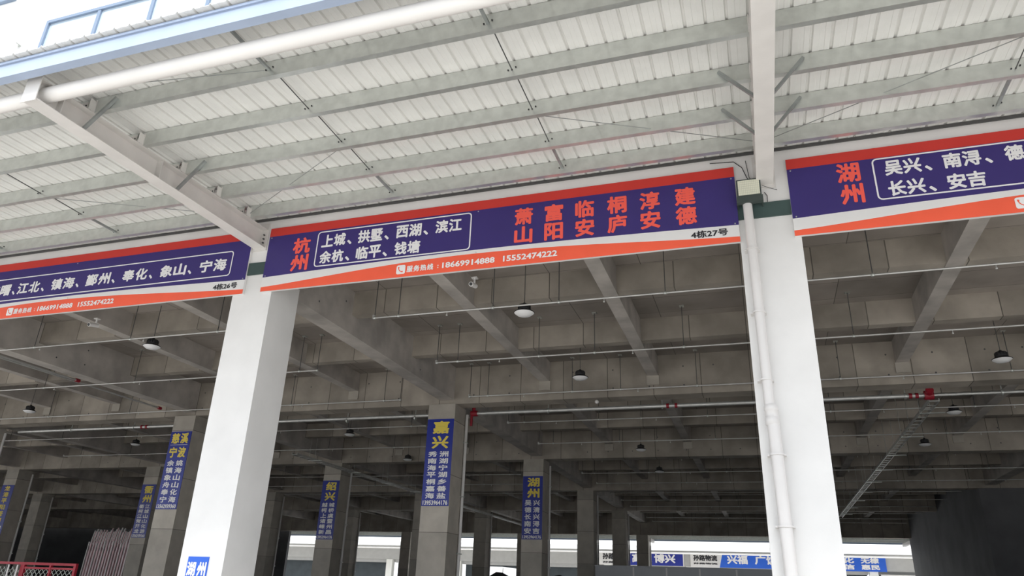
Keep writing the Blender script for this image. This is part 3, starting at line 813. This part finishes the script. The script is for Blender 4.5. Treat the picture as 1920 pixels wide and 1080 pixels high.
# grey cargo box
e = empty('cargo_box', (-1.5, 31.0, -H)); tag(e, 'long grey panelled box body with white seams in front of the far opening', 'box')
zt = 1.12
for a, b in ((-6.45, -4.98), (-4.92, -3.72), (-3.66, -2.49), (-2.43, -1.16), (-1.10, .2), (.26, 1.6)):
    B(a, b, 30.0, 32.2, -.6, zt-.05).build('side_panel', GREYBOX, e)
for x in (-4.95, -3.69, -2.46, -1.13, .23): B(x-.03, x+.03, 29.985, 32.2, -.6, zt-.05).build('seam_strip', PVC, e)
B(-6.47, 1.62, 29.97, 32.22, zt-.05, zt).build('top_rail', GREYBOX, e)
B(-6.3, 1.5, 30.2, 32.0, -.8, -.6).build('chassis', BLACK, e)
for x in (-5.6, -4.6, .3): 
    for y in (30.25, 31.95): MB().tube((x, y-.12, -1.15), (x, y+.12, -1.15), .45, 20).build('wheel', BLACK, e)
# tarp covered cargo
m = MB(); N, K = 18, 8; vs = []
for j in range(K+1):
    for i in range(N+1):
        u, v_ = i/N, j/K
        h = (math.sin(math.pi*v_)**.45)*(.55+.45*math.sin(math.pi*u)**.5)
        vs.append((-15.4+u*6.4, 38.5+v_*2.4, -H+(2.55+.2*math.sin(u*9)+.12*math.sin(u*23+v_*5))*h))
m.add(vs, [(j*(N+1)+i, j*(N+1)+i+1, (j+1)*(N+1)+i+1, (j+1)*(N+1)+i) for j in range(K) for i in range(N)], True)
tag(m.build('tarpaulin', TARP), 'dark tarpaulin over a load between the two signed centre pillars', 'tarpaulin')
# white van body outside
e = empty('delivery_van', (-23.4, 66, -H)); tag(e, 'white box van parked outside the far opening', 'van')
B(-24.1, -22.6, 66, 71, -.9, 2.1).build('box_body', BWHITE, e)
B(-24.0, -22.7, 71, 72.6, -.9, .9).build('cab', BWHITE, e)
for x in (-24.0, -22.75):
    for y in (67, 71.6): MB().tube((x-.1, y, -1.2), (x+.1, y, -1.2), .4, 16).build('wheel', BLACK, e)
B(-22.62, -22.58, 66.0, 66.1, -.7, 2.0).build('door_bar', GALV, e)
# red mesh barrier at the left
e = empty('mesh_barrier', (-14.7, 12.6, -H)); tag(e, 'red framed wire mesh barrier at the lower left corner', 'barrier')
yb_ = 12.6; zt = .235
B(-17.2, -13.72, yb_-.03, yb_+.03, zt-.05, zt).build('top_rail', REDP, e)
B(-15.2, -13.75, yb_-.025, yb_+.025, zt-.13, zt-.09).build('inner_rail', REDP, e)
B(-17.2, -13.72, yb_-.03, yb_+.03, -H+.1, -H+.16).build('bottom_rail', REDP, e)
for x, w_ in ((-17.17, .06), (-15.2, .11), (-14.42, .045), (-13.75, .06)): B(x-w_/2, x+w_/2, yb_-.03, yb_+.03, -H, zt-.051).build('post', REDP, e)
for x in (-15.55, -15.30): MB().tube((x, yb_-.06, -H), (x, yb_-.06, zt-.06), .016, 8).build('white_post', PVC, e)
m = MB(); a0, a1, b0, b1 = -17.1, -13.8, -H+.16, zt-.1; st = .12
def clipseg(cx, d):
    # line x = cx + d*(z-b0), clipped to the rectangle
    t0, t1 = b0, b1
    for lim in (a0, a1):
        pass
    pts = []
    n = 40
    za = max(b0, min(b1, b0 + (a0-cx)/d if d else b0)); zc_ = max(b0, min(b1, b0 + (a1-cx)/d))
    lo, hi = sorted((za, zc_))
    if hi-lo > .02: m.bar((cx+d*(lo-b0), yb_+(.006 if d > 0 else -.006), lo), (cx+d*(hi-b0), yb_+(.006 if d > 0 else -.006), hi), .006, .006)
c = a0-2
while c < a1+2:
    clipseg(c, 1.0); clipseg(c, -1.0); c += st
m.build('wire_mesh', MESHW, e)['kind'] = 'stuff'

# ------------------------------------------------------------------ far side: canopy of this warehouse and the opposite one
e = empty('far_canopy', (-10, 58.5, 4.2)); tag(e, 'grey canopy outside the far opening seen through the dark hall', 'canopy')
MB().sweep_x([(56.0, 4.62), (61.0, 4.30), (61.0, 4.36), (56.0, 4.68)], -74, 26).build('roof_sheet', SHEET, e)
B(-74, 26, 60.9, 61.02, 4.14, 4.30).build('edge_channel', FASCIA, e)
for y in (57.2, 58.6, 60.0): B(-74, 26, y, y+.07, 4.20+.05*(60-y)/1.4, 4.36+.05*(60-y)/1.4).build('purlin', GALV, e)
for x in CX: B(x-.1, x+.1, 56.0, 60.9, 3.98, 4.20).build('canopy_arm', STEELW, e)
fb = empty('opposite_warehouse', (-10, 90, -H)); tag(fb, 'opposite warehouse with sign boards seen through the far opening', 'building')
k = 85.0
B(-75, 30, 86, 96, 3.3, 14).build('upper_wall', FARWH, fb)
B(-75, 30, 80.0, 86, 4.88, 4.98).build('canopy_roof', SHEET, fb)
B(-75, 30, 79.9, 80.0, 4.53, 4.98).build('canopy_fascia', FARW, fb)
MB().tube((-75, 80.3, 4.33), (30, 80.3, 4.33), .11, 10).build('edge_tube', TUBEW, fb)
B(-75, 30, 85.6, 86.0, 3.25, 4.86).build('sign_lintel', FARW, fb)
for i in range(11):
    x = -71+i*9.0
    B(x-.4, x+.4, 85.5, 86.2, -H, 3.25).build('pillar', FARWH, fb)
    B(x+.5, x+8.5, 87.0, 87.1, -H, 3.1).build('dark_opening', DARKOPEN, fb)  # dark sheet stands in for the unlit hall behind each opening
    B(x+.5, x+8.5, 86.0, 87.0, 2.9, 3.25).build('door_head', FARW, fb)
B(10.6, 30, 85.3, 85.55, -H, 2.95).build('light_wall', BWHITE, fb)
def farsign(x0, x1, z0, z1, parts, lb):
    e = empty('sign_board', ((x0+x1)/2, 84.9, z0)); tag(e, lb, 'sign')
    B(x0, x1, 85.35, 85.599, z0, z1).build('board', SIGNB2 if parts[0] == 'b' else BWHITE, e)
    y = 85.34
    for kind, a, b, za, zc, txt in parts[1:]:
        if kind == 'panel': MB().add([(a, y, za), (b, y, za), (b+.0, y, zc), (a+.35, y, zc)], [(0, 1, 2, 3)]).build('blue_panel', SIGNB if a < -10 else SIGNB2, e); continue
        mb = TX(); text_to(mb, txt, a, b, za, zc, y-.02, .035)
        tag(mb.build('lettering', {'w': LWHITE, 'k': LBLACK}[kind], e), 'white lettering' if kind == 'w' else 'dark lettering')
def XZ(px, zy): return None
R = lambda u: u*85.35
farsign(-17.9, -8.6, 3.25, 4.62, ['w', ('k', -17.5, -14.8, 3.8, 4.45, '孙路物流'), ('k', -17.5, -14.8, 3.42, 3.62, '孙路物流'), ('panel', -14.7, -8.7, 3.27, 4.6, ''), ('w', -14.2, -12.3, 3.55, 4.45, '高青'), ('w', -11.8, -9.5, 3.55, 4.45, '博兴')],
        'far sign board with dark lettering and white place names, cut by distant pillars')
farsign(-7.9, 2.0, 3.2, 4.62, ['w', ('k', -7.6, -5.1, 3.85, 4.45, '孙路物流'), ('k', -7.6, -5.1, 3.50, 3.68, '孙路物流'), ('panel', -4.9, 1.95, 3.22, 4.6, ''), ('w', -4.1, -2.0, 3.6, 4.5, '兴福'), ('w', -1.3, 1.0, 3.6, 4.5, '广饶')],
        'sign board with a grey start and two large white place names, beside the floodlight column')
farsign(2.1, 11.2, 3.2, 4.62, ['b', ('w', 6.2, 8.3, 3.95, 4.5, '沾化'), ('w', 8.9, 10.6, 3.95, 4.5, '无棣'), ('w', 6.2, 8.3, 3.35, 3.85, '阳信'), ('w', 8.9, 10.6, 3.35, 3.85, '惠民')],
        'blue sign board with two lines of white place names right of the floodlight column')
